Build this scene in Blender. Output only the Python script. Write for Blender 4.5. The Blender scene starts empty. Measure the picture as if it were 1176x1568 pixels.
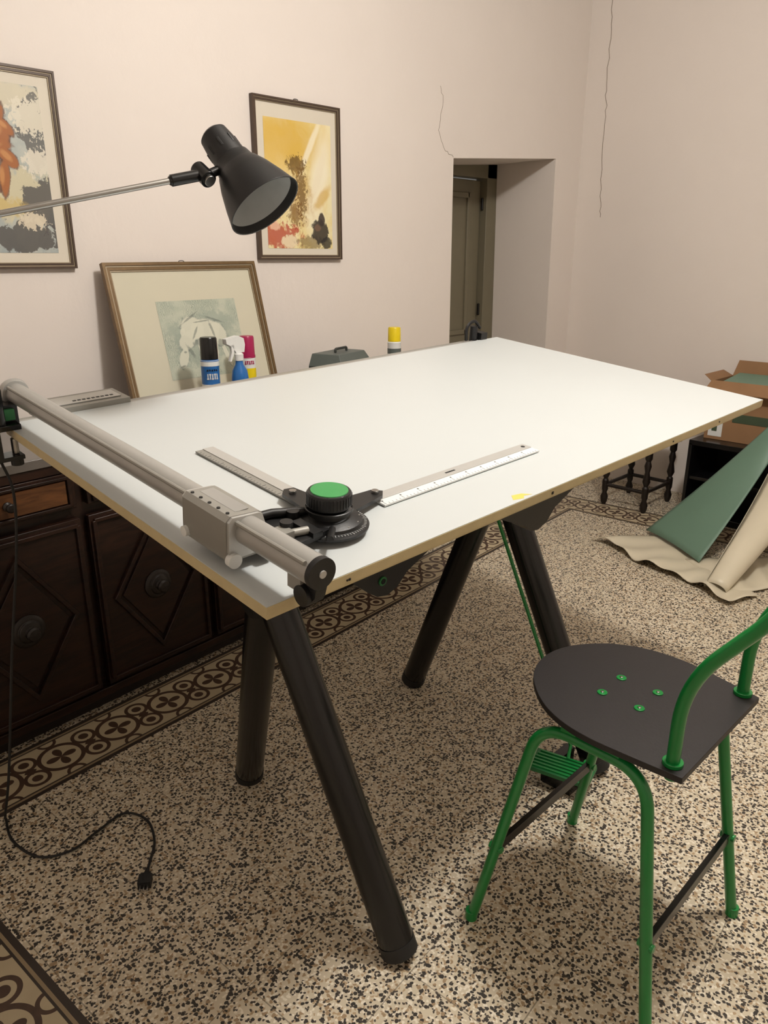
import bpy, bmesh, math, random
from mathutils import Vector, Matrix
random.seed(4)
V=Vector
# ------------------------------------------------------------------ helpers
def srgb(c):
    o=[]
    for x in c:
        x=x/255.0
        o.append(x/12.92 if x<=0.04045 else ((x+0.055)/1.055)**2.4)
    return (o[0],o[1],o[2],1.0)

class NT:
    def __init__(s,name):
        s.mat=bpy.data.materials.new(name); s.mat.use_nodes=True
        s.t=s.mat.node_tree; s.b=s.t.nodes['Principled BSDF']
    def n(s,typ,**kw):
        nd=s.t.nodes.new(typ)
        for k,v in kw.items():
            if hasattr(nd,k): setattr(nd,k,v)
        return nd
    def set(s,sock,v):
        if isinstance(v,bpy.types.NodeSocket): s.t.links.new(v,sock)
        elif isinstance(v,(tuple,list)) and len(v)==3 and sock.type=='RGBA': sock.default_value=tuple(v)+(1,)
        else: sock.default_value=v
    def m(s,op,a,b=None,c=None,clamp=False):
        nd=s.n('ShaderNodeMath',operation=op); nd.use_clamp=clamp
        s.set(nd.inputs[0],a)
        if b is not None: s.set(nd.inputs[1],b)
        if c is not None: s.set(nd.inputs[2],c)
        return nd.outputs[0]
    def mix(s,f,a,b,bt='MIX'):
        nd=s.n('ShaderNodeMix',data_type='RGBA'); nd.blend_type=bt
        s.set(nd.inputs[0],f); s.set(nd.inputs[6],a); s.set(nd.inputs[7],b)
        return nd.outputs[2]
    def noise(s,vec,scale,detail=3,rough=.5,dist=0):
        nd=s.n('ShaderNodeTexNoise'); nd.inputs['Scale'].default_value=scale
        nd.inputs['Detail'].default_value=detail; nd.inputs['Roughness'].default_value=rough
        nd.inputs['Distortion'].default_value=dist
        if vec is not None: s.set(nd.inputs['Vector'],vec)
        return nd.outputs['Fac']
    def step(s,x,lo,hi):
        nd=s.n('ShaderNodeMapRange'); nd.interpolation_type='SMOOTHSTEP'
        s.set(nd.inputs[0],x); nd.inputs[1].default_value=lo; nd.inputs[2].default_value=hi
        return nd.outputs[0]
    def bump(s,h,st,dist=.002):
        nd=s.n('ShaderNodeBump'); nd.inputs['Strength'].default_value=st; nd.inputs['Distance'].default_value=dist
        s.set(nd.inputs['Height'],h); s.t.links.new(nd.outputs[0],s.b.inputs['Normal'])
    def pos(s): return s.n('ShaderNodeNewGeometry').outputs['Position']
    def objc(s): return s.n('ShaderNodeTexCoord').outputs['Object']
    def uv(s):
        sp=s.n('ShaderNodeSeparateXYZ'); s.t.links.new(s.n('ShaderNodeTexCoord').outputs['UV'],sp.inputs[0])
        return sp.outputs[0],sp.outputs[1]

def M(name,c,rough=.5,metal=0,var=.06,scale=30,coat=0,bump=0,spec=None):
    k=NT(name); col=srgb(c)
    o=k.objc(); nz=k.noise(o,scale,4,.6)
    dark=tuple(x*(1-var*2.2) for x in col[:3])+(1,); li=tuple(min(1,x*(1+var)) for x in col[:3])+(1,)
    k.set(k.b.inputs['Base Color'],k.mix(nz,dark,li))
    k.b.inputs['Metallic'].default_value=metal
    k.set(k.b.inputs['Roughness'],k.m('ADD',rough-.02,k.m('MULTIPLY',nz,.04)))
    if coat: k.b.inputs['Coat Weight'].default_value=coat
    if spec is not None: k.b.inputs['Specular IOR Level'].default_value=spec
    if bump: k.bump(k.noise(o,scale*6,3),bump)
    return k.mat

class Obj:
    def __init__(s,name):
        s.name=name; s.bm=bmesh.new(); s.mats=[]; s.uvl=s.bm.loops.layers.uv.new('UVMap')
    def mi(s,m):
        if m not in s.mats: s.mats.append(m)
        return s.mats.index(m)
    def add(s,vs,fs,m,uvs=None):
        i=s.mi(m); bv=[s.bm.verts.new(v) for v in vs]
        for f in fs:
            try: fc=s.bm.faces.new([bv[j] for j in f])
            except ValueError: continue
            fc.material_index=i; fc.smooth=True
            if uvs:
                for l,j in zip(fc.loops,f): l[s.uvl].uv=uvs[j]
        return bv
    def box(s,c,size,m,R=None):
        c=V(c); h=V(size)/2
        vs=[V((x*h.x,y*h.y,z*h.z)) for x in(-1,1) for y in(-1,1) for z in(-1,1)]
        if R is not None: vs=[R@v for v in vs]
        s.add([c+v for v in vs],[(0,1,3,2),(4,6,7,5),(0,4,5,1),(2,3,7,6),(0,2,6,4),(1,5,7,3)],m)
    def prism(s,pts,vec,m):
        pts=[V(p) for p in pts]; vec=V(vec); n=len(pts)
        fs=[tuple(range(n)),tuple(range(2*n-1,n-1,-1))]+[(i,(i+1)%n,n+(i+1)%n,n+i) for i in range(n)]
        s.add(pts+[p+vec for p in pts],fs,m)
    def quad(s,a,b,c,d,m):
        s.add([a,b,c,d],[(0,1,2,3)],m,[(0,0),(1,0),(1,1),(0,1)])
    def tube(s,pts,r,m,seg=14,rs=None,flat=1.0,caps=True):
        pts=[V(p) for p in pts]; n=len(pts)
        tan=[]
        for i in range(n):
            a=pts[max(0,i-1)]; b=pts[min(n-1,i+1)]; tan.append((b-a).normalized())
        up=V((0,0,1)) if abs(tan[0].z)<.9 else V((1,0,0))
        x=tan[0].cross(up).normalized(); vs=[]
        for i in range(n):
            x=(x-tan[i]*x.dot(tan[i])).normalized(); y=tan[i].cross(x)
            rr=rs[i] if rs else r
            for k in range(seg):
                a=2*math.pi*k/seg; vs.append(pts[i]+x*math.cos(a)*rr+y*math.sin(a)*rr*flat)
        fs=[(i*seg+k,i*seg+(k+1)%seg,(i+1)*seg+(k+1)%seg,(i+1)*seg+k) for i in range(n-1) for k in range(seg)]
        if caps: fs+=[tuple(range(seg-1,-1,-1)),tuple((n-1)*seg+k for k in range(seg))]
        s.add(vs,fs,m)
    def lathe(s,prof,o,ax,m,seg=40):
        o=V(o); ax=V(ax).normalized(); up=V((0,0,1)) if abs(ax.z)<.9 else V((1,0,0))
        x=ax.cross(up).normalized(); y=ax.cross(x); vs=[]
        for (h,r) in prof:
            for k in range(seg):
                a=2*math.pi*k/seg; vs.append(o+ax*h+(x*math.cos(a)+y*math.sin(a))*max(r,1e-5))
        n=len(prof)
        fs=[(i*seg+k,i*seg+(k+1)%seg,(i+1)*seg+(k+1)%seg,(i+1)*seg+k) for i in range(n-1) for k in range(seg)]
        s.add(vs,fs,m)
    def cyl(s,a,b,r,m,seg=28,r2=None):
        a=V(a);b=V(b); L=(b-a).length; r2=r if r2 is None else r2
        s.lathe([(0,0),(0,r),(L,r2),(L,0)],a,b-a,m,seg)
    def grid(s,fn,nu,nv,m):
        vs=[];uvs=[]
        for i in range(nu+1):
            for j in range(nv+1):
                vs.append(V(fn(i/nu,j/nv))); uvs.append((i/nu,j/nv))
        fs=[(i*(nv+1)+j,(i+1)*(nv+1)+j,(i+1)*(nv+1)+j+1,i*(nv+1)+j+1) for i in range(nu) for j in range(nv)]
        s.add(vs,fs,m,uvs)
    def done(s,bevel=0,solid=0,parent=None,recalc=True,weld=True):
        if weld: bmesh.ops.remove_doubles(s.bm,verts=s.bm.verts,dist=1e-5)
        if recalc: bmesh.ops.recalc_face_normals(s.bm,faces=s.bm.faces)
        xs=[v.co for v in s.bm.verts]
        o=V(((min(v.x for v in xs)+max(v.x for v in xs))/2,(min(v.y for v in xs)+max(v.y for v in xs))/2,min(v.z for v in xs)))
        bmesh.ops.translate(s.bm,verts=s.bm.verts,vec=-o)
        me=bpy.data.meshes.new(s.name); s.bm.to_mesh(me); s.bm.free()
        for m in s.mats: me.materials.append(m)
        me.set_sharp_from_angle(angle=math.radians(38))
        ob=bpy.data.objects.new(s.name,me); ob.location=o; bpy.context.collection.objects.link(ob)
        if solid:
            md=ob.modifiers.new('s','SOLIDIFY'); md.thickness=solid
        if bevel:
            md=ob.modifiers.new('b','BEVEL'); md.width=bevel; md.segments=2; md.limit_method='ANGLE'; md.angle_limit=math.radians(50)
        if parent:
            ob.parent=parent; ob.matrix_parent_inverse=Matrix.Translation(-parent.location)
        return ob
def fil(pts,r,n=7):
    pts=[V(p) for p in pts]; out=[pts[0]]
    for i in range(1,len(pts)-1):
        a,b,c=pts[i-1],pts[i],pts[i+1]; rr=r[i-1] if isinstance(r,list) else r
        p0=b+(a-b).normalized()*min(rr,(a-b).length*.49); p2=b+(c-b).normalized()*min(rr,(c-b).length*.49)
        for k in range(n+1):
            t=k/n; out.append(p0*(1-t)**2+b*2*t*(1-t)+p2*t*t)
    out.append(pts[-1]); return out
def spline(pts,n=8):
    pts=[V(p) for p in pts]; P=[pts[0]*2-pts[1]]+pts+[pts[-1]*2-pts[-2]]; out=[]
    for i in range(1,len(P)-2):
        for k in range(n):
            t=k/n; a,b,c,d=P[i-1],P[i],P[i+1],P[i+2]
            out.append(.5*((2*b)+(c-a)*t+(2*a-5*b+4*c-d)*t*t+(3*b-a-3*c+d)*t**3))
    out.append(pts[-1]); return out

# ------------------------------------------------------------------ materials
k=NT('plaster_wall'); p=k.pos()
n1=k.noise(p,1.3,5,.6); n2=k.noise(p,14,5,.65)
c=k.mix(n1,srgb((221,212,205)),srgb((233,225,218))); c=k.mix(k.m('MULTIPLY',n2,.22),c,srgb((225,214,204)))
k.set(k.b.inputs['Base Color'],c); k.b.inputs['Roughness'].default_value=.85
k.bump(k.m('ADD',k.noise(p,9,6,.6),k.m('MULTIPLY',k.noise(p,2.2,3),2)),.3,.008)
m_wall=k.mat
k=NT('plaster_ceiling'); p=k.pos(); k.set(k.b.inputs['Base Color'],k.mix(k.noise(p,3),srgb((214,208,200)),srgb((222,216,208)))); k.b.inputs['Roughness'].default_value=.9; m_ceil=k.mat

# terrazzo floor with cement-tile border
k=NT('terrazzo_floor'); p=k.pos(); sp=k.n('ShaderNodeSeparateXYZ'); k.t.links.new(p,sp.inputs[0])
ca,sa=math.cos(math.radians(5.5)),math.sin(math.radians(5.5))
xp=k.m('ADD',k.m('MULTIPLY',sp.outputs[0],ca),k.m('MULTIPLY',sp.outputs[1],sa))
yp=k.m('SUBTRACT',k.m('MULTIPLY',sp.outputs[1],ca),k.m('MULTIPLY',sp.outputs[0],sa))
def vor(scale):
    add=k.n('ShaderNodeVectorMath',operation='ADD'); k.t.links.new(p,add.inputs[0])
    nz=k.n('ShaderNodeTexNoise'); nz.inputs['Scale'].default_value=scale*.9; k.t.links.new(p,nz.inputs['Vector'])
    sc=k.n('ShaderNodeVectorMath',operation='SCALE'); k.t.links.new(nz.outputs['Color'],sc.inputs[0]); sc.inputs['Scale'].default_value=.9/scale
    k.t.links.new(sc.outputs[0],add.inputs[1])
    v=k.n('ShaderNodeTexVoronoi'); v.voronoi_dimensions='2D'; v.inputs['Scale'].default_value=scale; k.t.links.new(add.outputs[0],v.inputs['Vector'])
    s2=k.n('ShaderNodeSeparateColor'); k.t.links.new(v.outputs['Color'],s2.inputs[0]); return s2.outputs[0],s2.outputs[1],v.outputs['Distance']
r1,g1,d1=vor(105); r2,g2,d2=vor(190)
cream=k.mix(k.noise(p,3,3),srgb((200,188,164)),srgb((214,202,178)))
def chip(c,r,lo,d,col,sz=.62,op=1.0):
    msk=k.m('MULTIPLY',k.m('MULTIPLY',k.m('GREATER_THAN',r,lo),k.m('LESS_THAN',d,sz)),op); return k.mix(msk,c,col)
c=chip(cream,g2,.66,d2,srgb((232,223,204)))
c=chip(c,g2,.88,d2,srgb((176,152,120)),.7)
c=chip(c,r2,.81,d2,srgb((60,54,49)),.60)
c=chip(c,g1,.90,d1,srgb((158,134,104)),.5)
c=chip(c,r1,.75,d1,srgb((42,39,37)),.46)
gx=k.m('ABSOLUTE',k.m('SUBTRACT',k.m('FRACT',k.m('DIVIDE',xp,.25)),.5)); gy=k.m('ABSOLUTE',k.m('SUBTRACT',k.m('FRACT',k.m('DIVIDE',yp,.25)),.5))
gr=k.m('GREATER_THAN',k.m('MAXIMUM',gx,gy),.4945)
c=k.mix(k.m('MULTIPLY',gr,.6),c,srgb((80,70,58)))
ax=k.m('SUBTRACT',k.m('ABSOLUTE',k.m('SUBTRACT',xp,2.345)),1.985); ay=k.m('SUBTRACT',k.m('ABSOLUTE',k.m('SUBTRACT',yp,-.17)),2.24)
d=k.m('MAXIMUM',ax,ay); isx=k.m('GREATER_THAN',ax,ay)
al=k.m('ADD',k.m('MULTIPLY',yp,isx),k.m('MULTIPLY',xp,k.m('SUBTRACT',1,isx)))
per=.2
s_=k.m('MULTIPLY',k.m('SUBTRACT',k.m('FRACT',k.m('DIVIDE',al,per)),.5),per)
def ln(a,b): return k.m('SQRT',k.m('ADD',k.m('MULTIPLY',a,a),k.m('MULTIPLY',b,b)))
r0=ln(s_,d); thn=k.m('ARCTAN2',d,s_)
pet=k.m('LESS_THAN',r0,k.m('MULTIPLY',k.m('ABSOLUTE',k.m('COSINE',k.m('MULTIPLY',thn,2))),.048))
ring=k.m('LESS_THAN',k.m('ABSOLUTE',k.m('SUBTRACT',r0,.066)),.007)
s2_=k.m('SUBTRACT',.1,k.m('ABSOLUTE',s_)); ad=k.m('ABSOLUTE',d)
rc=ln(s2_,k.m('SUBTRACT',ad,.045)); ring2=k.m('LESS_THAN',k.m('ABSOLUTE',k.m('SUBTRACT',rc,.034)),.006)
rc2=k.m('LESS_THAN',rc,.016); dia=k.m('LESS_THAN',k.m('ADD',s2_,ad),.02)
rr=ln(s_,k.m('SUBTRACT',ad,.1)); ring3=k.m('LESS_THAN',k.m('ABSOLUTE',k.m('SUBTRACT',rr,.026)),.005)
orn=k.m('MAXIMUM',k.m('MAXIMUM',k.m('MAXIMUM',pet,ring),k.m('MAXIMUM',ring2,rc2)),k.m('MAXIMUM',dia,ring3))
bc=k.mix(k.noise(p,25,4),srgb((176,162,134)),srgb((196,182,152)))
bc=k.mix(orn,bc,k.mix(k.noise(p,60,3),srgb((58,40,32)),srgb((84,62,50))))
edge=k.m('GREATER_THAN',ad,.098)
bc=k.mix(edge,bc,srgb((50,42,38))); thin=k.m('LESS_THAN',k.m('ABSOLUTE',k.m('SUBTRACT',ad,.108)),.004)
bc=k.mix(thin,bc,srgb((150,132,104)))
c=k.mix(k.m('LESS_THAN',ad,.128),c,bc)
c=k.mix(k.m('MULTIPLY',k.noise(p,1.2,4),.14),c,srgb((130,118,100)))
k.set(k.b.inputs['Base Color'],c); k.set(k.b.inputs['Roughness'],k.m('ADD',.34,k.m('MULTIPLY',k.noise(p,5,4),.2)))
k.b.inputs['Specular IOR Level'].default_value=.35
m_floor=k.mat

m_lam=M('white_laminate',(195,200,200),.34,0,.012,4)
m_edge=M('beech_edge',(204,186,142),.5,0,.1,25)
m_blk=M('black_paint',(15,15,16),.24,0,.02,20)
m_blkp=M('black_plastic',(20,20,21),.42,0,.06,60,bump=.08)
m_blkmatt=M('black_seat',(34,31,32),.5,0,.12,30,bump=.2)
m_alu=M('aluminium_anodised',(172,171,167),.36,.4,.03,40)
m_alu2=M('aluminium_light',(188,187,183),.42,.3,.03,40)
m_alup=M('grey_lacquer',(148,146,139),.45,.2,.04,30)
m_steel=M('steel',(170,168,164),.3,1,.04,40)
m_white=M('white_plastic',(224,226,224),.4,0,.02,20)
m_tick=M('ink_black',(30,30,30),.6)
m_green=M('green_paint',(14,128,56),.3,0,.06,15,coat=.3)
m_greend=M('green_knob_disc',(58,148,80),.4,0,.04,20)
m_dkgreen=M('green_pedal',(36,112,60),.5,0,.1,30)
m_inner=M('lamp_inner_white',(176,178,176),.5)
m_rub=M('rubber',(22,22,22),.6)
m_gold=M('gold_moulding',(116,92,60),.4,.35,.2,40)
m_brnfr=M('grey_walnut_moulding',(82,66,54),.4,.15,.15,40)
m_fillet=M('silver_fillet',(160,146,122),.4,.3,.08,60)
m_mat=M('passepartout',(216,208,192),.7,0,.02,6)
m_mat2=M('passepartout_ivory',(202,197,176),.7,0,.03,4)
m_marb=M('grey_marble',(104,98,92),.3,0,.2,10)
m_card=M('cardboard',(150,114,80),.8,0,.08,12)
m_cardd=M('cardboard_print',(66,80,58),.8)
m_sheetg=M('green_vinyl',(104,134,116),.5,0,.05,6)
m_sheetc=M('cream_vinyl',(212,203,180),.4,0,.05,6)
m_door=M('door_paint_olive',(120,113,93),.5,0,.06,8)
m_blue=M('can_blue',(38,104,174),.3); m_yel=M('can_yellow',(232,206,18),.35); m_mag=M('can_magenta',(164,24,80),.35)
m_cang=M('case_greygreen',(88,96,93),.5,0,.05,30); m_cang2=M('case_dark',(46,50,48),.5)
m_bulb=M('frosted_glass',(200,198,190),.3)
m_red=M('red_fabric',(110,36,32),.8)
def wood(name,a,b,spec=.35):
    k=NT(name); o=k.objc(); mp=k.n('ShaderNodeMapping'); mp.inputs['Scale'].default_value=(2,8,16); k.t.links.new(o,mp.inputs[0])
    g=k.noise(mp.outputs[0],2.5,6,.65,1.2); k.set(k.b.inputs['Base Color'],k.mix(k.step(g,.3,.7),srgb(a),srgb(b)))
    k.b.inputs['Roughness'].default_value=.38; k.b.inputs['Specular IOR Level'].default_value=spec; return k.mat
m_wood=wood('mahogany',(20,11,8),(46,26,17)); m_wood2=wood('mahogany_lit',(66,40,22),(106,68,38))  # second, lighter copy for drawer fronts: the light on them put into the colour
m_wdk=M('dark_turned_wood',(26,18,14),.4,0,.15,20)

# paintings ----------------------------------------------------------
def painter(name,bg,bg2):
    k=NT(name); u,v=k.uv(); tc=k.n('ShaderNodeTexCoord').outputs['UV']
    c=k.mix(k.step(k.noise(tc,3,5,.6,.8),.35,.65),srgb(bg),srgb(bg2))
    k.b.inputs['Roughness'].default_value=.5; k.b.inputs['Coat Weight'].default_value=.2; k.b.inputs['Coat Roughness'].default_value=.1
    def blob(c,cx,cy,rx,ry,col,amt=1.2,sc=6,soft=.1,op=1.0,rot=0):
        du=k.m('SUBTRACT',u,cx); dv=k.m('SUBTRACT',v,cy)
        cr,sr=math.cos(rot),math.sin(rot)
        a=k.m('DIVIDE',k.m('ADD',k.m('MULTIPLY',du,cr),k.m('MULTIPLY',dv,sr)),rx)
        b=k.m('DIVIDE',k.m('SUBTRACT',k.m('MULTIPLY',dv,cr),k.m('MULTIPLY',du,sr)),ry)
        r=k.m('SQRT',k.m('ADD',k.m('MULTIPLY',a,a),k.m('MULTIPLY',b,b)))
        nz=k.m('MULTIPLY',k.m('SUBTRACT',k.noise(tc,sc,6,.65,.5),.5),amt*2)
        f=k.step(k.m('ADD',k.m('SUBTRACT',1,r),nz),-soft,soft)
        return k.mix(k.m('MULTIPLY',f,op),c,srgb(col))
    return k,c,blob,tc
k,c,B_,tc=painter('watercolour_yellow',(234,224,180),(228,208,140))
c=B_(c,.28,.85,.55,.20,(212,170,54),.5,4,.6,.85); c=B_(c,.12,.55,.2,.3,(222,188,104),.6,5,.6,.7)
c=B_(c,.8,.6,.2,.05,(198,150,50),.3,5,.4,.8,1.1); c=B_(c,.66,.8,.3,.035,(240,230,200),.3,5,.4,.9,.9)
c=B_(c,.8,.55,.13,.4,(240,232,206),.3,4,.6,.9,-.4); c=B_(c,.85,.42,.16,.05,(206,166,70),.5,7,.4,.7,.6)
c=B_(c,.45,.66,.13,.07,(106,78,26),1.4,24,.12,.9); c=B_(c,.5,.42,.16,.2,(190,150,70),1.3,12,.5,.6)
c=B_(c,.52,.45,.07,.2,(110,78,24),2.4,40,.15,.8); c=B_(c,.42,.28,.09,.1,(120,80,26),2.2,40,.15,.75)
c=B_(c,.15,.1,.3,.1,(178,50,30),1.6,16,.25,.85); c=B_(c,.06,.26,.1,.1,(190,84,50),1.6,18,.25,.75); c=B_(c,.1,.18,.08,.04,(232,190,160),.8,12,.2,.8)
c=B_(c,.32,.06,.12,.05,(232,216,180),1,16,.15,.9); c=B_(c,.66,.05,.2,.05,(120,98,60),1.3,24,.25,.7)
c=B_(c,.8,.14,.13,.10,(44,36,30),.7,16,.12,.95); c=B_(c,.83,.24,.05,.055,(52,40,34),.4,14,.12,.95); c=B_(c,.9,.05,.08,.05,(30,26,24),.8,18,.1,.9); c=B_(c,.76,.17,.05,.03,(120,90,70),.8,16,.2,.7)
k.set(k.b.inputs['Base Color'],c); m_art2=k.mat
k,c,B_,tc=painter('collage_figures',(184,187,178),(156,165,164))
c=B_(c,.7,.93,.4,.08,(206,197,172),1,6,.3,.9); c=B_(c,.72,.36,.4,.16,(204,195,162),1.2,6,.3,.9)
c=B_(c,.95,.74,.15,.22,(92,90,86),1.5,9,.05,.9); c=B_(c,.93,.3,.2,.16,(74,72,72),1.2,8,.04,.9); c=B_(c,.72,.1,.34,.09,(78,74,70),1.4,8,.04,.9)
c=B_(c,.9,.82,.18,.1,(218,211,192),1.6,28,.06,.9); c=B_(c,.92,.55,.14,.08,(218,211,194),1.6,24,.06,.9); c=B_(c,.5,.28,.22,.06,(200,172,92),1.2,9,.25,.7); c=B_(c,.8,.2,.12,.05,(216,204,180),1.6,26,.06,.9)
oc=(160,94,38); ol=(200,142,80); od=(96,54,24)
body=[(.56,.93,.045,.04,0),(.58,.83,.085,.08,.3),(.47,.8,.1,.032,.6),(.66,.75,.08,.034,-.5),(.6,.72,.09,.08,0),(.55,.62,.13,.05,.15),(.66,.57,.09,.045,-.5),(.5,.5,.05,.12,.3),(.6,.45,.04,.11,-.2)]
for (x_,y_,rx,ry,ro) in body: c=B_(c,x_,y_,rx*1.18,ry*1.18,od,.5,12,.1,.85,ro)
for (x_,y_,rx,ry,ro) in body: c=B_(c,x_,y_,rx,ry,oc,.3,10,.12,.95,ro)
for (x_,y_,rx,ry,ro) in body: c=B_(c,x_-.02,y_+.014,rx*.55,ry*.45,ol,.5,14,.4,.7,ro)
c=B_(c,.57,.965,.06,.025,(70,44,26),.3,10,.1,.9)
k.set(k.b.inputs['Base Color'],c); m_art1=k.mat
k,c,B_,tc=painter('horse_etching',(186,190,172),(172,179,162))
wv=k.n('ShaderNodeTexWave'); wv.inputs['Scale'].default_value=18; wv.inputs['Distortion'].default_value=14; wv.inputs['Detail'].default_value=3; k.t.links.new(tc,wv.inputs['Vector'])
hatch=k.m('MULTIPLY',k.step(wv.outputs['Fac'],.5,.8),k.step(k.noise(tc,3,3),.35,.6))
c=k.mix(k.m('MULTIPLY',hatch,.55),c,srgb((104,118,110)))
for (x_,y_,rx,ry,ro) in [(.42,.42,.3,.28,.3),(.7,.7,.25,.14,-.4),(.2,.55,.12,.2,.3)]: c=B_(c,x_,y_,rx,ry,(142,154,142),1.2,14,.3,.6,ro)
hs=(206,206,188)
hb=[(.53,.60,.19,.15,.05),(.38,.64,.14,.15,.5),(.28,.48,.13,.09,1.0),(.20,.27,.055,.14,-.35),(.44,.30,.032,.2,.1),(.61,.30,.036,.24,-.15),(.69,.54,.1,.16,.2),(.75,.27,.028,.18,.25),(.245,.60,.03,.05,-.3)]
for (x_,y_,rx,ry,ro) in hb: c=B_(c,x_,y_,rx*1.1,ry*1.07,(120,132,124),.35,14,.08,.7,ro)
for (x_,y_,rx,ry,ro) in hb: c=B_(c,x_,y_,rx,ry,hs,.25,10,.12,.92,ro)
for (x_,y_,rx,ry,ro) in [(.44,.46,.09,.04,.3),(.3,.34,.02,.1,.4),(.36,.77,.12,.012,.6),(.66,.74,.12,.012,-.4),(.56,.47,.08,.02,-.2),(.225,.34,.018,.014,0),(.70,.42,.04,.05,0),(.16,.16,.04,.012,.3),(.62,.6,.015,.1,.2),(.4,.58,.012,.1,-.5),(.5,.72,.1,.01,.1)]:
    c=B_(c,x_,y_,rx,ry,(96,106,100),1.0,16,.3,.6,ro)
k.set(k.b.inputs['Base Color'],c); m_art3=k.mat

# ------------------------------------------------------------------ room
CH=3.4; x0,x1,y0,y1=-1.5,4.83,-2.8,2.97; WT=.465
o=Obj('floor'); o.box(((x0+x1)/2,(y0+y1)/2+.3,-.05),(x1-x0+.4,y1-y0+1.0,.1),m_floor); o.done()
o=Obj('ceiling'); o.box(((x0+x1)/2,(y0+y1)/2,CH+.05),(x1-x0+.3,y1-y0+.3,.1),m_ceil); o.done()
o=Obj('wall_back'); o.prism([(x0-.1,y1,0),(3.53,y1,0),(3.517,y1,2.025),(4.533,y1,2.104),(4.575,y1,0),(x1+.1,y1,0),(x1+.1,y1,CH),(x0-.1,y1,CH)],(0,WT,0),m_wall); wb=o.done()
o=Obj('wall_right'); o.box((x1+.05,(y0+y1)/2-.05,CH/2),(.1,y1-y0+.1,CH),m_wall); wr=o.done()
o=Obj('wall_left'); o.box((x0-.05,(y0+y1)/2-.05,CH/2),(.1,y1-y0+.1,CH),m_wall); o.done()
o=Obj('wall_front'); o.box(((x0+x1)/2,y0-.05,CH/2),(x1-x0,.1,CH),m_wall); o.done()
m_crack=M('crack_line',(140,126,112),.9)  # plain dark colour of the thin plaster cracks
o=Obj('plaster_crack')
def crack(pts,ax,r):
    q=spline(pts,5); q=[v+V([random.uniform(-.006,.006) if i!=ax else 0 for i in range(3)]) for v in q]; o.tube(q,r,m_crack,6)
crack([(3.397,y1,2.369),(3.416,y1,2.279),(3.388,y1,2.15),(3.446,y1,2.06),(3.515,y1,2.03)],1,.0014)
o.done(parent=wb)
o=Obj('plaster_crack_corner')
crack([(x1,2.86,3.3),(x1,2.83,3.01),(x1,2.821,2.8),(x1,2.826,2.545),(x1,2.81,2.394),(x1,2.815,2.166),(x1,2.796,1.889),(x1,2.79,1.75)],0,.002); o.done(parent=wr)
# door (hung behind the wall, wider than the opening)
o=Obj('door_1'); yd=y1+WT+.002
o.box((4.53,yd+.05,1.07),(.19,.10,2.14),m_door); o.box((3.57,yd+.05,1.07),(.20,.10,2.14),m_door); o.box((4.05,yd+.05,2.10),(1.14,.10,.18),m_door)
o.box((4.05,yd+.07,1.0),(.76,.03,2.0),m_door)
for (cx,cz,w,h) in [(4.05,1.45,.5,.9),(4.05,.5,.5,.75)]:
    for sx in(-1,1): o.box((cx+sx*w/2,yd+.05,cz),(.035,.02,h+.035),m_door)
    for sz in(-1,1): o.box((cx,yd+.05,cz+sz*h/2),(w,.02,.035),m_door)
for z in(.4,1.15,1.85): o.cyl((4.43,yd+.035,z-.04),(4.43,yd+.035,z+.04),.009,m_blk,10)
o.cyl((3.74,yd+.06,1.0),(3.74,yd+.01,1.0),.01,m_gold); o.cyl((3.74,yd+.012,1.0),(3.85,yd+.012,1.0),.009,m_gold)
o.done(.004)

# ------------------------------------------------------------------ drafting table
C1=V((.5728,.8118,1.0238)); C2=V((.5822,1.8182,1.1377)); C4=V((2.3913,.7812,1.0967))
A=C4-C1; LA=A.length; A.normalize(); Bv=C2-C1; LB=Bv.length; Bv=(Bv-A*Bv.dot(A)).normalized(); Nn=A.cross(Bv)
def T(p,q,h=0): return C1+A*p+Bv*q+Nn*h
RB=Matrix((A,Bv,Nn)).transposed()
th=.023
o=Obj('drafting_table')
o.prism([T(0,0,-th+.003),T(LA,0,-th+.003),T(LA,LB,-th+.003),T(0,LB,-th+.003)],Nn*(th-.0045),m_edge)
o.prism([T(.0005,.0005,-.0016),T(LA-.0005,.0005,-.0016),T(LA-.0005,LB-.0005,-.0016),T(.0005,LB-.0005,-.0016)],Nn*.0016,m_lam)
o.prism([T(.001,.001,-th),T(LA-.001,.001,-th),T(LA-.001,LB-.001,-th),T(.001,LB-.001,-th)],Nn*.003,m_edge)
for (a,w_) in [(.16,.004),(.155,.003),(.72,.006),(1.25,.004),(1.52,.004)]: o.box(T(a,-.0005,-.012),(w_,.002,w_),m_wdk,RB)
m_glue=M('dried_glue',(214,196,96),.5); 
o.prism([T(.60,.012,0),T(.625,.004,0),T(.635,.012,0),T(.655,.006,0),T(.64,.022,0),T(.615,.028,0)],Nn*.0004,m_glue)
LT=V((.893,1.238,.807)); RT=V((1.772,1.296,.89))
def leg(f,t):
    f=V(f); t=V(t); d=(t-f).normalized(); o.cyl(f+V((0,0,.013)),t+d*.03,.041,m_blk,36); o.lathe([(0,.0),(0,.0425),(.03,.0425),(.03,.041)],f+V((0,0,.0125)),d,m_rub,36)
leg((.94,.889,0),LT); leg((1.0597,1.6396,0),LT+V((0,.03,0))); leg((1.8073,1.6558,0),RT); leg((1.834,.91,0),RT+V((0,-.02,0)))
o.cyl(LT+V((-.06,0,-.01)),RT+V((.08,0,-.01)),.038,m_blk,32)
for t_ in (.2,.8):
    b=LT.lerp(RT,t_); pt=(b-C1).dot(A); qt=(b-C1).dot(Bv)
    top=T(pt,qt,-th); o.box((b+top)/2,(.06,.09,(top-b).length),m_blk)
    o.box(T(pt,qt,-th-.012),(.12,.7,.022),m_blk,RB)
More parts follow.
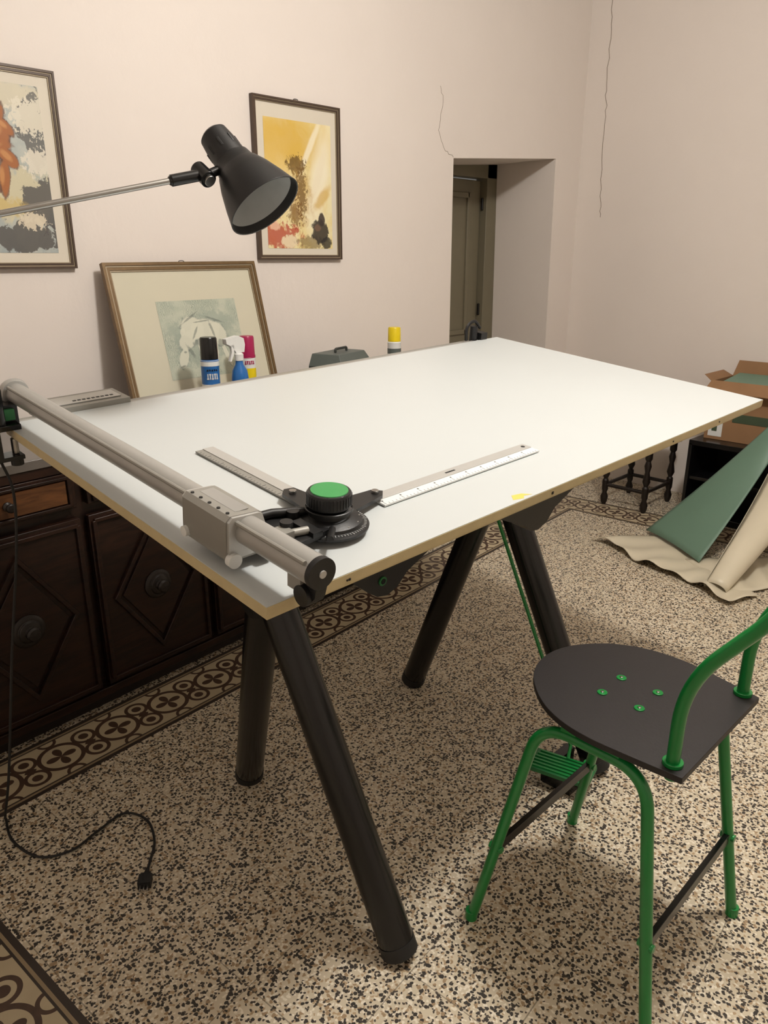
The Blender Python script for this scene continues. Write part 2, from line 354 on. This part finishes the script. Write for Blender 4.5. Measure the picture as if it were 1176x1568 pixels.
o.box(T(LA/2,LB*.5,-th-.02),(LA*.6,.08,.035),m_blk,RB)
def fin(pts,q,wd,disc):
    o.prism([T(a,q,b) for a,b in pts],Bv*wd,m_blkp)
    if disc: o.cyl(T(disc[0],q-.003,disc[1]),T(disc[0],q+.002,disc[1]),disc[2],m_dkgreen,20); o.cyl(T(disc[0],q-.004,disc[1]),T(disc[0],q+.002,disc[1]),disc[2]*.6,m_blk,20)
fin([(.17,-th),(.52,-th),(.36,-.095),(.335,-.12),(.31,-.128),(.285,-.122),(.262,-.105)],.06,.05,(.295,-.092,.009))
fin([(.53,-th),(1.02,-th),(.84,-.10),(.815,-.128),(.785,-.14),(.755,-.135),(.73,-.115)],.06,.05,None)
o.tube([T(1.06,.3,-.05),(1.70,1.24,.80),(1.765,.965,.10),(1.74,.955,.07)],.0055,m_green,10)
o.box((1.70,.955,.06),(.10,.19,.012),m_dkgreen,Matrix.Rotation(.25,3,'Z'))
for i in range(6): o.box((1.70+(-.04+.016*i),.955,.068),(.006,.17,.006),m_green,Matrix.Rotation(.25,3,'Z'))
o.box((1.76,.99,.04),(.10,.03,.05),m_blk); o.box((1.70,.955,.027),(.05,.10,.054),m_blk)
table=o.done(.0015)

# ------------------------------------------------------------------ drafting machine
o=Obj('drafting_machine')
pr=.05; hr=.065
o.box(T(.88,LB+.024,-.022),(1.72,.04,.03),m_alup,RB); o.box(T(.88,LB+.010,-.012),(1.72,.010,.02),m_alu,RB)
o.box(T(1.735,LB+.02,.0),(.035,.05,.05),m_blkp,RB); o.cyl(T(1.70,LB+.02,-.01),T(1.70,LB+.02,.05),.015,m_blkp); o.tube(spline([T(1.66,LB+.02,.0),T(1.66,LB+.02,.05),T(1.70,LB+.02,.068),T(1.735,LB+.02,.04)],6),.006,m_blkp,8)
o.box(T(.20,LB+.05,-.002),(.22,.10,.03),m_alup,RB); o.box(T(.20,LB+.05,.015),(.19,.06,.002),m_alu2,RB)
for i in range(9): o.box(T(.18+.012*i,LB+.035,.0165),(.008,.006,.001),m_tick,RB)
o.box(T(.0,LB+.005,.02),(.05,.06,.06),m_blkp,RB); o.box(T(.0,LB-.028,.03),(.03,.012,.025),m_dkgreen,RB)
# vertical rail tube
o.tube([T(pr,-.06,hr),T(pr-.004,.5,hr),T(pr-.012,LB+.02,hr)],.0235,m_alu,32)
o.cyl(T(pr,-.064,hr),T(pr,-.054,hr),.0245,m_blkp,32)
o.cyl(T(pr,-.066,hr),T(pr,-.063,hr),.006,m_alu2,20)
o.tube([T(pr-.02,-.05,hr+.018),T(pr-.03,LB,hr+.018)],.004,m_alup,8)
o.prism([T(pr-.004,-.058,hr-.02),T(pr-.004,-.02,hr-.02),T(pr-.004,-.02,.0),T(pr-.004,-.035,-.0),T(pr-.004,-.052,.02)],A*.02,m_blkp)
o.cyl(T(pr-.012,-.03,.018),T(pr+.02,-.03,.018),.0165,m_blkp,24)
o.box(T(pr+.005,-.012,.035),(.03,.03,.03),m_alup,RB)
o.lathe([(0,0),(0,.03),(.012,.033),(.028,.028),(.028,0)],T(pr-.012,LB+.005,hr),Bv,m_alu)
# carriage
cq=.18; ch=.062; cs=[(-.034,.016),(.038,.016),(.038,.05),(.028,.086),(.022,.090),(-.030,.094),(-.038,.086),(-.040,.03)]
o.prism([T(pr+a,cq-ch,b) for a,b in cs],Bv*2*ch,m_alup)
o.prism([T(pr+a*.93,cq-ch-.005,.008+b*.9) for a,b in cs],Bv*(2*ch+.01),m_alu2)
o.cyl(T(pr-.03,cq-ch-.012,.022),T(pr-.03,cq-ch,.022),.012,m_white); o.cyl(T(pr+.03,cq-ch-.014,.020),T(pr+.03,cq-ch,.020),.011,m_steel)
o.cyl(T(pr-.034,cq+ch-.01,.03),T(pr-.046,cq+ch-.01,.03),.009,m_white)
for i in range(5): o.cyl(T(pr-.026,cq-.05+.025*i,.09),T(pr-.026,cq-.05+.025*i,.0955),.003,m_tick,10)
o.box(T(pr+.0,cq,.0925),(.025,.10,.001),m_alu,RB)
# arm plate to head
hp,hq=.232,.137
o.prism([T(.088,.135,.018),T(.12,.085,.018),T(.2,.095,.018),T(.2,.18,.018),T(.11,.225,.018),T(.085,.215,.018)],Nn*.010,m_blkp)
o.tube([T(.09,.20,.034),T(.15,.19,.036),T(.215,.16,.034)],.008,m_blkp,12); o.tube([T(.10,.12,.034),T(.16,.105,.034)],.007,m_alup,12)
o.box(T(.115,.12,.026),(.035,.03,.03),m_alup,RB); o.cyl(T(.135,.13,.03),T(.135,.13,.048),.011,m_blkp)
# protractor head
o.lathe([(0,0),(0,.066),(.003,.071),(.007,.0715),(.0095,.069),(.0105,.060),(.016,.058),(.02,.049),(.024,.036),(.036,.034)],T(hp,hq,.008),Nn,m_blkp,64)
for i in range(72):
    a=2*math.pi*i/72; R=Matrix.Rotation(a,3,'Z'); d_=RB@(R@V((1,0,0)))
    o.box(T(hp,hq,.0184)+d_*.0645,(.0075 if i%6==0 else .0045,.0008,.0008),m_white,RB@R)
for i in range(12):
    a=2*math.pi*i/12+.5; R=Matrix.Rotation(a,3,'Z'); d_=RB@(R@V((1,0,0))); o.cyl(T(hp,hq,.025)+d_*.053,T(hp,hq,.0262)+d_*.053,.0022,m_alup,10)
o.lathe([(.036,.034),(.038,.037),(.04,.039),(.062,.039),(.065,.037),(.0655,.033)],T(hp,hq,.010),Nn,m_blkp,64)
o.lathe([(.030,.0405),(.031,.0425),(.035,.0425),(.036,.0405)],T(hp,hq,.010),Nn,m_blkp,56)
for i in range(40):
    a=2*math.pi*i/40; R=Matrix.Rotation(a,3,'Z'); d_=RB@(R@V((1,0,0))); o.box(T(hp,hq,.062)+d_*.0392,(.0014,.002,.018),m_blkp,RB@R)
o.lathe([(.0655,.033),(.067,.0325),(.0675,.0)],T(hp,hq,.010),Nn,m_greend,56)
# levers & ruler mounts
o.prism([T(hp+.04,hq-.01,.014),T(hp+.05,hq+.055,.014),T(hp+.15,hq+.052,.012),T(hp+.165,hq+.035,.012),T(hp+.15,hq+.02,.012),T(hp+.07,hq+.0,.014)],Nn*.007,m_blkp)
o.prism([T(hp-.01,hq+.04,.014),T(hp+.005,hq+.14,.012),T(hp+.02,hq+.155,.012),T(hp+.04,hq+.15,.012),T(hp+.05,hq+.05,.014)],Nn*.007,m_blkp)
o.cyl(T(hp-.055,hq+.03,.02),T(hp-.055,hq+.03,.042),.011,m_blkp); o.box(T(hp-.065,hq-.02,.03),(.02,.06,.01),m_blkp,RB)
o.tube([T(hp-.03,hq-.045,.028),T(hp-.06,hq-.075,.03)],.006,m_blkp,10)
o.cyl(T(hp+.145,hq+.036,.02),T(hp+.145,hq+.036,.025),.007,m_steel); o.cyl(T(hp+.022,hq+.13,.02),T(hp+.022,hq+.13,.025),.007,m_steel)
# rulers
q0=.142
o.box(T(.625,q0+.036,.0045),(.49,.026,.005),m_alu2,RB); o.prism([T(.375,q0+.023,.002),T(.87,q0+.023,.002),T(.87,q0,.002),T(.375,q0,.002)],Nn*.0035,m_white)
for i in range(50):
    L=.009 if i%5==0 else .0045
    o.box(T(.38+i*.0098,q0+L/2+.0015,.0057),(.0007,L,.0004),m_tick,RB)
for i in range(10): o.box(T(.383+i*.049,q0+.016,.0057),(.003,.004,.0004),m_tick,RB)
o.cyl(T(.855,q0+.036,.007),T(.855,q0+.036,.0076),.005,m_tick); o.box(T(.60,q0+.036,.0072),(.03,.005,.0003),m_tick,RB)
p0=.245
o.box(T(p0+.031,.42,.0045),(.026,.35,.005),m_alu2,RB); o.prism([T(p0+.018,.25,.002),T(p0+.018,.595,.002),T(p0,.595,.002),T(p0,.25,.002)],Nn*.0035,m_alup)
for i in range(34):
    L=.009 if i%5==0 else .0045
    o.box(T(p0+L/2+.0015,.256+i*.0098,.0057),(L,.0008,.0004),m_tick,RB)
o.done(.0008)

# ------------------------------------------------------------------ desk lamp
o=Obj('desk_lamp')
top=V((1.0452,1.5886,1.7626)); opn=V((1.085,1.4607,1.6097)); ax=(opn-top).normalized(); L=(opn-top).length
o.lathe([(0,0),(0,.026),(.006,.033),(.03,.036),(.075,.039),(.078,.043),(.098,.047),(.104,.052),(.13,.064),(.17,.078),(L,.088),(L+.003,.089),(L+.003,.0865),(.17,.075),(.13,.061),(.105,.049)],top,ax,m_blkp,56)
o.lathe([(L+.0028,.0864),(L-.002,.0855),(.17,.0742),(.13,.060),(.105,.047),(.09,.02),(.09,0)],top,ax,m_inner,56)
o.lathe([(.09,0),(.09,.014),(.105,.014),(.115,.022),(.13,.024),(.145,.018),(.15,0)],top,ax,m_bulb,24)
xx=ax.cross(V((0,0,1))).normalized(); yy=ax.cross(xx)
for i in range(8):
    a=i*math.pi/4+.2; d_=xx*math.cos(a)+yy*math.sin(a)
    Rm=Matrix((ax,ax.cross(d_),d_)).transposed(); o.box(top+ax*.045+d_*.0368,(.022,.005,.003),m_tick,Rm)
J=V((.985,1.542,1.672)); sh=top+ax*.085
o.tube([sh,J+V((.01,0,0))],.010,m_blk,12)
o.cyl(J+V((-.0,-.02,-.012)),J+V((0,.02,.012)),.018,m_blk,24); o.cyl(J+V((0,-.026,-.016)),J+V((0,-.02,-.012)),.012,m_steel,20)
dA=V((-.4106,.083,-.092)).normalized()
o.tube([J+dA*.005,J+dA*.075],.0125,m_blk,14); o.tube([J+dA*.045,J+dA*.075,J+dA*.08],.015,m_blk,14,rs=[.011,.011,.008])
E=J+dA*.62
o.tube([J+dA*.07,E],.0065,m_steel,14); o.cyl(E+V((0,-.02,0)),E+V((0,.02,0)),.017,m_blk,24)
base=T(-.018,LB-.03,.03)
o.tube([E,base+V((0,0,.05))],.0065,m_steel,12); o.cyl(base+V((0,0,-.03)),base+V((0,0,.06)),.012,m_blk)
o.box(T(-.012,LB-.03,.006),(.06,.05,.012),m_blk,RB); o.box(T(-.035,LB-.03,-.03),(.012,.05,.08),m_blk,RB); o.box(T(-.012,LB-.03,-.068),(.06,.04,.01),m_blk,RB)
o.cyl(T(.005,LB-.03,-.062),T(.005,LB-.03,-.026),.008,m_steel); o.cyl(T(.005,LB-.03,-.09),T(.005,LB-.03,-.07),.014,m_blk)
o.done(.0008)

# power cord with plug
o=Obj('power_cord')
pts=[T(-.03,LB+.0,-.05),(.59,1.9,1.03),(.606,1.9,.95),(.59,1.9,.8),(.538,1.9,.53),(.48,1.9,.2),(.458,1.93,.05),(.467,1.97,.006),(.449,1.870,.006),(.476,1.761,.006),(.547,1.723,.006),(.628,1.742,.006),(.712,1.756,.006),(.745,1.687,.006),(.7205,1.599,.006),(.675,1.54,.006),(.655,1.515,.01)]
o.tube(spline(pts,8),.0035,m_rub,8)
d_=V((-.6,-.8,0)); pb=V((.655,1.515,.012)); Rp=Matrix.Rotation(math.atan2(d_.y,d_.x),3,'Z')
o.tube([pb,pb+d_*.02,pb+d_*.022,pb+d_*.05],.01,m_rub,10,rs=[.005,.008,.015,.013],flat=.8)
o.box(pb+d_*.04,(.03,.032,.02),m_rub,Rp)
for s_ in(-1,0,1): o.cyl(pb+d_*.05+Rp@V((0,.009*s_,0)),pb+d_*.072+Rp@V((0,.009*s_,0)),.0022,m_steel,8)
o.done()

# ------------------------------------------------------------------ stool
o=Obj('drafting_stool'); zs=.6165
out=[(1.171,.415),(1.163,.52),(1.160,.60),(1.172,.67),(1.205,.735),(1.263,.795),(1.318,.825),(1.373,.836),(1.425,.830),(1.475,.808),(1.527,.763),(1.562,.705),(1.577,.64),(1.574,.56),(1.541,.415)]
sm=spline([V((x,y,0)) for x,y in out],4)
o.prism([V((v.x,v.y,zs-.014)) for v in sm],(0,0,.014),m_blkmatt)
r=.0125
U1=[(1.135,.839,.0),(1.19,.725,.575),(1.19,.485,.575),(1.133,.3946,.0)]
U2=[(1.589,.842,.0),(1.535,.725,.575),(1.535,.485,.575),(1.5865,.4014,.0)]
for Uu in(U1,U2):
    o.tube(fil(Uu,.075,10),r,m_green,18)
    for e in(Uu[0],Uu[3]): o.cyl(V(e),V(e)+V((0,0,.025)),.0145,m_green,18)
for y in(.655,.56): o.box((1.3625,y,.588),(.36,.035,.02),m_green)
o.box((1.3625,.607,.590),(.22,.14,.022),m_blk)
def at(a,b,z): a=V(a);b=V(b); return a.lerp(b,z/b.z)
for (a,b,c_,d_) in [(U1[0],U1[1],U2[0],U2[1]),(U1[3],U1[2],U2[3],U2[2])]:
    q1=at(a,b,.225); q2=at(c_,d_,.225); mid=(q1+q2)/2
    o.box(mid,((q2-q1).length,.012,.026),m_blk,Matrix.Rotation(math.atan2(q2.y-q1.y,q2.x-q1.x),3,'Z'))
    for q in(q1,q2): o.cyl(q+V((0,-.016,0)),q+V((0,.016,0)),.009,m_green,12)
for (x,y) in [(1.322,.66),(1.405,.66),(1.322,.575),(1.405,.575)]:
    o.cyl((x,y,zs-.001),(x,y,zs+.0025),.011,m_green,20); o.cyl((x,y,zs+.002),(x,y,zs+.004),.004,m_steel,12)
for x in(1.197,1.53):
    pts=[(x,.4454,zs-.03),(x,.4454,.79),(x,.30,.985),(x,.25,1.16)]
    o.tube(fil(pts,[.09,.08],8),r,m_green,18); o.cyl((x,.4454,zs),(x,.4454,zs+.008),.019,m_green,20)
def bk(u,v):
    a=(u-.5)*1.5; return (1.3635+.21*math.sin(a)/math.sin(.75),.225+.09*(1-math.cos(a)),1.06+.14*v)
for i in range(16):
    a=V(bk(i/16,0));b=V(bk((i+1)/16,0)); o.prism([a,b,b+V((0,.012,0)),a+V((0,.012,0))],(0,0,.14),m_blkmatt)
o.done(.001)

# ------------------------------------------------------------------ sideboard
A2=V((ca,sa,0)); N2=V((-sa,ca,0)); RS=Matrix((A2,N2,V((0,0,1)))).transposed()
def S(a,n,z): return A2*a+N2*n+V((0,0,z))
o=Obj('wooden_sideboard'); nf=2.19; dp=.46; a0,a1=.206,3.014; am=(a0+a1)/2
o.box(S(am,nf+dp/2+.01,.46),(a1-a0,dp-.02,.80),m_wood,RS)
o.box(S(am,nf+dp/2+.015,.04),(a1-a0-.02,dp-.05,.08),m_wdk,RS)
o.box(S(am,nf+dp/2,.915),(a1-a0+.04,dp+.02,.03),m_marb,RS)
o.box(S(am,nf+dp/2,.885),(a1-a0+.02,dp+.01,.03),m_wood,RS); o.box(S(am,nf+.005,.075),(a1-a0+.01,.03,.03),m_wood,RS)
for i in range(6):
    ac=.44+.468*i
    o.box(S(ac,nf+.004,.81),(.43,.02,.115),m_wood,RS); o.box(S(ac,nf-.008,.81),(.37,.008,.075),m_wood2,RS)
    for sx in(-1,1): o.box(S(ac+sx*.195,nf-.01,.81),(.012,.014,.1),m_wood,RS)
    for sz in(-1,1): o.box(S(ac,nf-.01,.81+sz*.045),(.40,.014,.01),m_wood,RS)
    o.lathe([(0,.0),(0,.014),(.006,.014),(.012,.007),(.02,.009),(.026,.015),(.032,.012),(.034,0)],S(ac,nf-.012,.81),-N2,m_wdk,24)
    o.box(S(ac,nf+.004,.405),(.44,.02,.62),m_wood,RS)
    for sx in(-1,1): o.box(S(ac+sx*.205,nf-.01,.405),(.014,.014,.58),m_wood,RS)
    for sz in(-1,1): o.box(S(ac,nf-.01,.405+sz*.29),(.41,.014,.014),m_wood,RS)
    dm=[(0,.25),(.17,0),(0,-.25),(-.17,0)]
    for j in range(4):
        p_,q_=dm[j],dm[(j+1)%4]
        def ins(v,f): return S(ac+v[0]*f,nf-.006,.405+v[1]*f)
        o.prism([ins(p_,1),ins(q_,1),ins(q_,.9),ins(p_,.9)],-N2*.014,m_wood)
    o.prism([S(ac+v[0]*.8,nf-.006,.405+v[1]*.8) for v in dm],-N2*.008,m_wood)
    o.lathe([(0,.0),(0,.052),(.006,.054),(.012,.046),(.012,.036),(.018,.034),(.022,.02),(.03,.016),(.04,.024),(.048,.018),(.05,0)],S(ac,nf-.012,.405),-N2,m_wdk,32)
o.done(.002)
ztop=.93
def can(name,a,n,h,r,body,cap,capfrac,label=None):
    o=Obj(name); b=S(a,n,ztop); z=V((0,0,1)); hb=h*(1-capfrac)
    o.lathe([(0,0),(0,r*.92),(.003,r),(.006,r*.97),(hb-.012,r*.97),(hb-.008,r),(hb-.004,r*.94),(hb,r*.8),(hb,0)],b,z,body)
    o.lathe([(hb-.003,r*.86),(hb-.002,r*.93),(h-.006,r*.9),(h,r*.82),(h,0)],b,z,cap)
    if label:
        for (z0,z1,m) in label: o.lathe([(z0*h,r*.97),(z0*h,r*.985),(z1*h,r*.985),(z1*h,r*.97)],b,z,m)
    return o
def lettering(o,a,n,r,z,h,m,k0=-.5,k1=.5,cnt=5):
    b=S(a,n,ztop+z)
    for i in range(cnt):
        an=k0+(k1-k0)*i/(cnt-1)-math.pi/2-.35; d_=V((math.cos(an),math.sin(an),0)); Rz=Matrix.Rotation(an,3,'Z')
        o.box(b+d_*r,(.0015,.004,h),m,Rz); o.box(b+d_*r+V((0,0,h*.4*(1 if i%2 else -1))),(.0015,.008,h*.25),m,Rz)
o=can('spray_can',1.885,2.45,.275,.037,m_blue,m_blk,.30,[(.60,.68,m_white),(.30,.34,m_white)])
lettering(o,1.885,2.45,.0372,.125,.022,m_white); lettering(o,1.885,2.45,.0372,.15,.006,m_blk); o.done()
o=can('spray_can',2.105,2.48,.262,.034,m_mag,m_mag,.3,[(.1,.5,m_yel),(.5,.66,m_white),(.66,.70,m_mag)])
lettering(o,2.105,2.48,.0342,.155,.014,m_mag); o.done()
o=can('spray_can',2.93,2.35,.25,.034,m_white,m_yel,.26,[(.1,.5,m_alu2),(.5,.6,m_cang)])
o.done()
o=Obj('spray_bottle'); b=S(1.985,2.39,ztop); z=V((0,0,1))
o.lathe([(0,0),(0,.03),(.005,.034),(.11,.034),(.14,.030),(.165,.016),(.19,.014),(.19,0)],b,z,m_blue)
o.lathe([(.03,.0345),(.03,.035),(.10,.035),(.10,.0345)],b,z,m_white)
o.lathe([(.18,.0),(.18,.018),(.205,.018),(.21,.012),(.21,0)],b,z,m_white)
def sb(a,h): return b+(-A2)*a+z*(h+.015)
o.prism([sb(-.035,.225),sb(-.03,.195),sb(.012,.195),sb(.03,.22),sb(.058,.233),sb(.060,.252),sb(.0,.262),sb(-.030,.25)],N2*.024,m_white)
o.prism([sb(.02,.228),sb(.036,.228),sb(.034,.2),sb(.046,.165),sb(.038,.163),sb(.022,.195)],N2*.012,m_white)
o.done(.002)
o=Obj('plastic_tool_case'); Rc=RS@Matrix.Rotation(.2,3,'Z'); c_=S(2.62,2.42,ztop)
o.box(c_+V((0,0,.05)),(.28,.18,.10),m_cang2,Rc)
vs=[]
for (sx,sy,zz) in [(-.14,-.09,.10),(.14,-.09,.10),(.14,.09,.10),(-.14,.09,.10),(-.115,-.06,.155),(.115,-.06,.155),(.125,.08,.155),(-.125,.08,.155)]: vs.append(c_+Rc@V((sx,sy,0))+V((0,0,zz)))
o.add(vs,[(0,3,2,1),(4,5,6,7),(0,1,5,4),(1,2,6,5),(2,3,7,6),(3,0,4,7)],m_cang)
o.tube(fil([c_+Rc@V((-.05,0,0))+V((0,0,.155)),c_+Rc@V((-.05,0,0))+V((0,0,.172)),c_+Rc@V((.05,0,0))+V((0,0,.172)),c_+Rc@V((.05,0,0))+V((0,0,.155))],.01),.006,m_cang2,10)
o.box(c_+Rc@V((0,-.092,.0))+V((0,0,.10)),(.04,.008,.03),m_cang,Rc)
o.done(.003)

# ------------------------------------------------------------------ pictures
def framed(name,org,ex,ey,W,Hh,fw,fm,inner,matm,art,rect,dep=.022):
    o=Obj(name); org=V(org); ex=V(ex).normalized(); ey=V(ey).normalized(); en=ex.cross(ey)
    def P(x,y,h=0): return org+ex*x+ey*y+en*h
    def ring(i0,i1,h0,h1,m):
        a=[(i0,i0),(W-i0,i0),(W-i0,Hh-i0),(i0,Hh-i0)]; b=[(i1,i1),(W-i1,i1),(W-i1,Hh-i1),(i1,Hh-i1)]
        for j in range(4):
            l=(j+1)%4; o.prism([P(*a[j],h0),P(*a[l],h0),P(*b[l],h0),P(*b[j],h0)],en*(h1-h0),m)
    ring(0,fw*.35,0,dep,fm); ring(fw*.35,fw*.5,0,dep*.8,inner); ring(fw*.5,fw*.85,0,dep*.75,fm); ring(fw*.85,fw,0,dep*.6,inner)
    o.prism([P(.002,.002,.001),P(W-.002,.002,.001),P(W-.002,Hh-.002,.001),P(.002,Hh-.002,.001)],en*.004,m_brnfr)
    o.quad(P(fw*.9,fw*.9,.008),P(W-fw*.9,fw*.9,.008),P(W-fw*.9,Hh-fw*.9,.008),P(fw*.9,Hh-fw*.9,.008),matm)
    x_,y_,w_,h_=rect
    o.quad(P(x_,y_,.009),P(x_+w_,y_,.009),P(x_+w_,y_+h_,.009),P(x_,y_+h_,.009),art)
    o.tube(spline([P(W/2-.012,Hh,.004),P(W/2-.01,Hh+.008,.004),P(W/2+.01,Hh+.008,.004),P(W/2+.012,Hh,.004)],4),.0015,m_tick,6)
    return o.done(recalc=True)
yw=y1-.002
framed('framed_painting',(.80,yw,1.462),(1,0,0),(0,0,1),.50,.66,.022,m_brnfr,m_fillet,m_mat,m_art1,(.055,.055,.385,.55))
framed('framed_painting',(2.15,yw,1.492),(1,0,0),(0,0,1),.503,.675,.022,m_brnfr,m_fillet,m_mat,m_art2,(.06,.05,.39,.545))
framed('framed_etching',(1.378,2.78,.932),(1,.008,.006),(0,.15,.545),.715,.565,.034,m_gold,m_fillet,m_mat2,m_art3,(.195,.09,.38,.32))

# ------------------------------------------------------------------ right side objects
o=Obj('black_cabinet')
o.box((4.575,1.43,.465),(.43,.74,.03),m_blk); o.box((4.575,1.43,.02),(.43,.74,.04),m_blk)
o.box((4.575,1.79,.24),(.43,.02,.44),m_blk); o.box((4.575,1.07,.24),(.43,.02,.44),m_blk); o.box((4.78,1.43,.24),(.02,.72,.44),m_blk); o.box((4.575,1.43,.25),(.40,.72,.02),m_blk)
o.done(.002)
o=Obj('cardboard_box'); bx0,bx1,by0,by1,bz0,bz1=4.47,4.78,1.25,1.76,.481,.82
t_=.006
o.box(((bx0+bx1)/2,(by0+by1)/2,bz0+t_/2),(bx1-bx0,by1-by0,t_),m_card)
o.box((bx0,(by0+by1)/2,(bz0+bz1)/2),(t_,by1-by0,bz1-bz0),m_card); o.box((bx1,(by0+by1)/2,(bz0+bz1)/2),(t_,by1-by0,bz1-bz0),m_card)
o.box(((bx0+bx1)/2,by0,(bz0+bz1)/2),(bx1-bx0,t_,bz1-bz0),m_card); o.box(((bx0+bx1)/2,by1,(bz0+bz1)/2),(bx1-bx0,t_,bz1-bz0),m_card)
o.prism([(bx0,by0,bz1),(bx0,by1,bz1),(bx0-.07,by1+.01,bz1-.055),(bx0-.07,by0,bz1-.055)],(0,0,.005),m_card)
o.prism([(bx0,by1,bz1),(bx1,by1,bz1),(bx1-.02,by1+.05,bz1+.03),(bx0+.02,by1+.05,bz1+.03)],(0,.005,0),m_card)
o.prism([(bx1,by0,bz1),(bx1,by1,bz1),(bx1+.02,by1-.02,bz1+.09),(bx1+.02,by0+.02,bz1+.09)],(.005,0,0),m_card)
o.box((4.63,1.50,.80),(.25,.42,.06),m_sheetg,Matrix.Rotation(-.1,3,'Y'))
o.box((bx0-.004,1.48,.62),(.002,.26,.05),m_cardd); o.box((bx0-.004,1.70,.56),(.002,.08,.12),m_white); o.box((bx0-.0055,1.705,.55),(.001,.03,.04),m_cardd)
o.done(.001)
# turned-leg footstool
o=Obj('turned_leg_footstool')
cx,cy=4.42,2.12
o.box((cx,cy,.425),(.40,.34,.05),m_wdk); o.box((cx,cy,.46),(.38,.32,.03),m_red)
for sx in(-1,1):
    for sy in(-1,1):
        o.lathe([(0,0),(0,.012),(.02,.02),(.05,.024),(.08,.014),(.1,.02),(.16,.02),(.17,.012),(.2,.024),(.26,.014),(.3,.022),(.33,.014),(.345,.022),(.405,.022)],(cx+sx*.165,cy+sy*.135,0),(0,0,1),m_wdk,18)
for sy in(-1,1): o.cyl((cx-.165,cy+sy*.135,.13),(cx+.165,cy+sy*.135,.13),.012,m_wdk,12)
for sx in(-1,1): o.cyl((cx+sx*.165,cy-.135,.13),(cx+sx*.165,cy+.135,.13),.012,m_wdk,12)
o.done(.003)
# vinyl sheet
o=Obj('vinyl_sheet_roll')
def bil(a,b,c,d,u,v): return (V(a)*(1-u)+V(b)*u)*(1-v)+(V(d)*(1-u)+V(c)*u)*v
def ap(u,v):
    P_=bil((3.60,1.96,.012),(3.30,1.08,.012),(3.50,1.02,.014),(3.92,1.70,.014),u,v)
    P_.z+=.03*math.sin(u*9+v*3)**2*(1-v)*.8+.02*math.sin(u*17)**2*(1-v); P_.x+=.02*math.sin(u*11); return P_
o.grid(ap,40,18,m_sheetc)
def gr_(u,v):
    P_=bil((3.93,1.80,.02),(3.64,1.37,.03),(4.25,1.22,.68),(4.30,1.16,.90),u,v)
    P_+=V((-.25,-.1,.9)).normalized()*(-.03*math.sin(v*math.pi)+.015*math.sin(u*math.pi)); return P_
o.grid(gr_,18,24,m_sheetg)
def rl(u,v):
    a=V((3.40,1.19,.02)).lerp(V((4.30,1.13,.56)),u); a.z-=.03*math.sin(u*math.pi)
    r_=.045+.065*u; th_=v*2*math.pi*.9+.8
    d1_=V((.05,1,0)).normalized(); d2_=V((-.5,0,.85)).normalized()
    q=a+d1_*math.cos(th_)*r_*1.2+d2_*math.sin(th_)*r_*(.9+.1*math.sin(u*9)); q.z=max(q.z,.012); return q
o.grid(rl,30,36,m_sheetc)
def fl(u,v):
    P_=bil((3.42,1.10,.014),(3.72,.96,.014),(4.05,1.12,.014),(3.66,1.45,.02),u,v); P_.z+=.035*math.sin(u*8)**2*math.sin(v*3); return P_
o.grid(fl,14,14,m_sheetc)
o.done(solid=.0025)

# ------------------------------------------------------------------ ceiling lamp + lights
lp=V((1.75,.45,3.06))
o=Obj('ceiling_lamp'); o.lathe([(0,0),(0,.05),(.02,.05),(.03,.02),(.03,0)],(lp.x,lp.y,CH-.03),(0,0,1),m_white,24)
o.cyl((lp.x,lp.y,lp.z+.17),(lp.x,lp.y,CH-.02),.004,m_white,8); o.lathe([(.14,0),(.14,.03),(.20,.025),(.20,0)],lp,(0,0,1),m_white,24); o.done()
ld=bpy.data.lights.new('ceiling_bulb','POINT'); ld.energy=162; ld.color=(1,.955,.90); ld.shadow_soft_size=.13
lo=bpy.data.objects.new('ceiling_bulb',ld); lo.location=lp; bpy.context.collection.objects.link(lo)

w=bpy.data.worlds.new('world'); w.use_nodes=True; w.node_tree.nodes['Background'].inputs[0].default_value=(.6,.58,.55,1); w.node_tree.nodes['Background'].inputs[1].default_value=.3
bpy.context.scene.world=w

cam=bpy.data.cameras.new('camera'); co=bpy.data.objects.new('camera',cam); bpy.context.collection.objects.link(co)
cam.sensor_fit='HORIZONTAL'; cam.sensor_width=36; cam.lens=36*1150/1176; cam.clip_start=.02
co.location=(0,0,1.5); co.rotation_euler=(math.pi/2-math.radians(18.7),0,-math.pi/4)
bpy.context.scene.camera=co
bpy.context.scene.view_settings.view_transform='Standard'
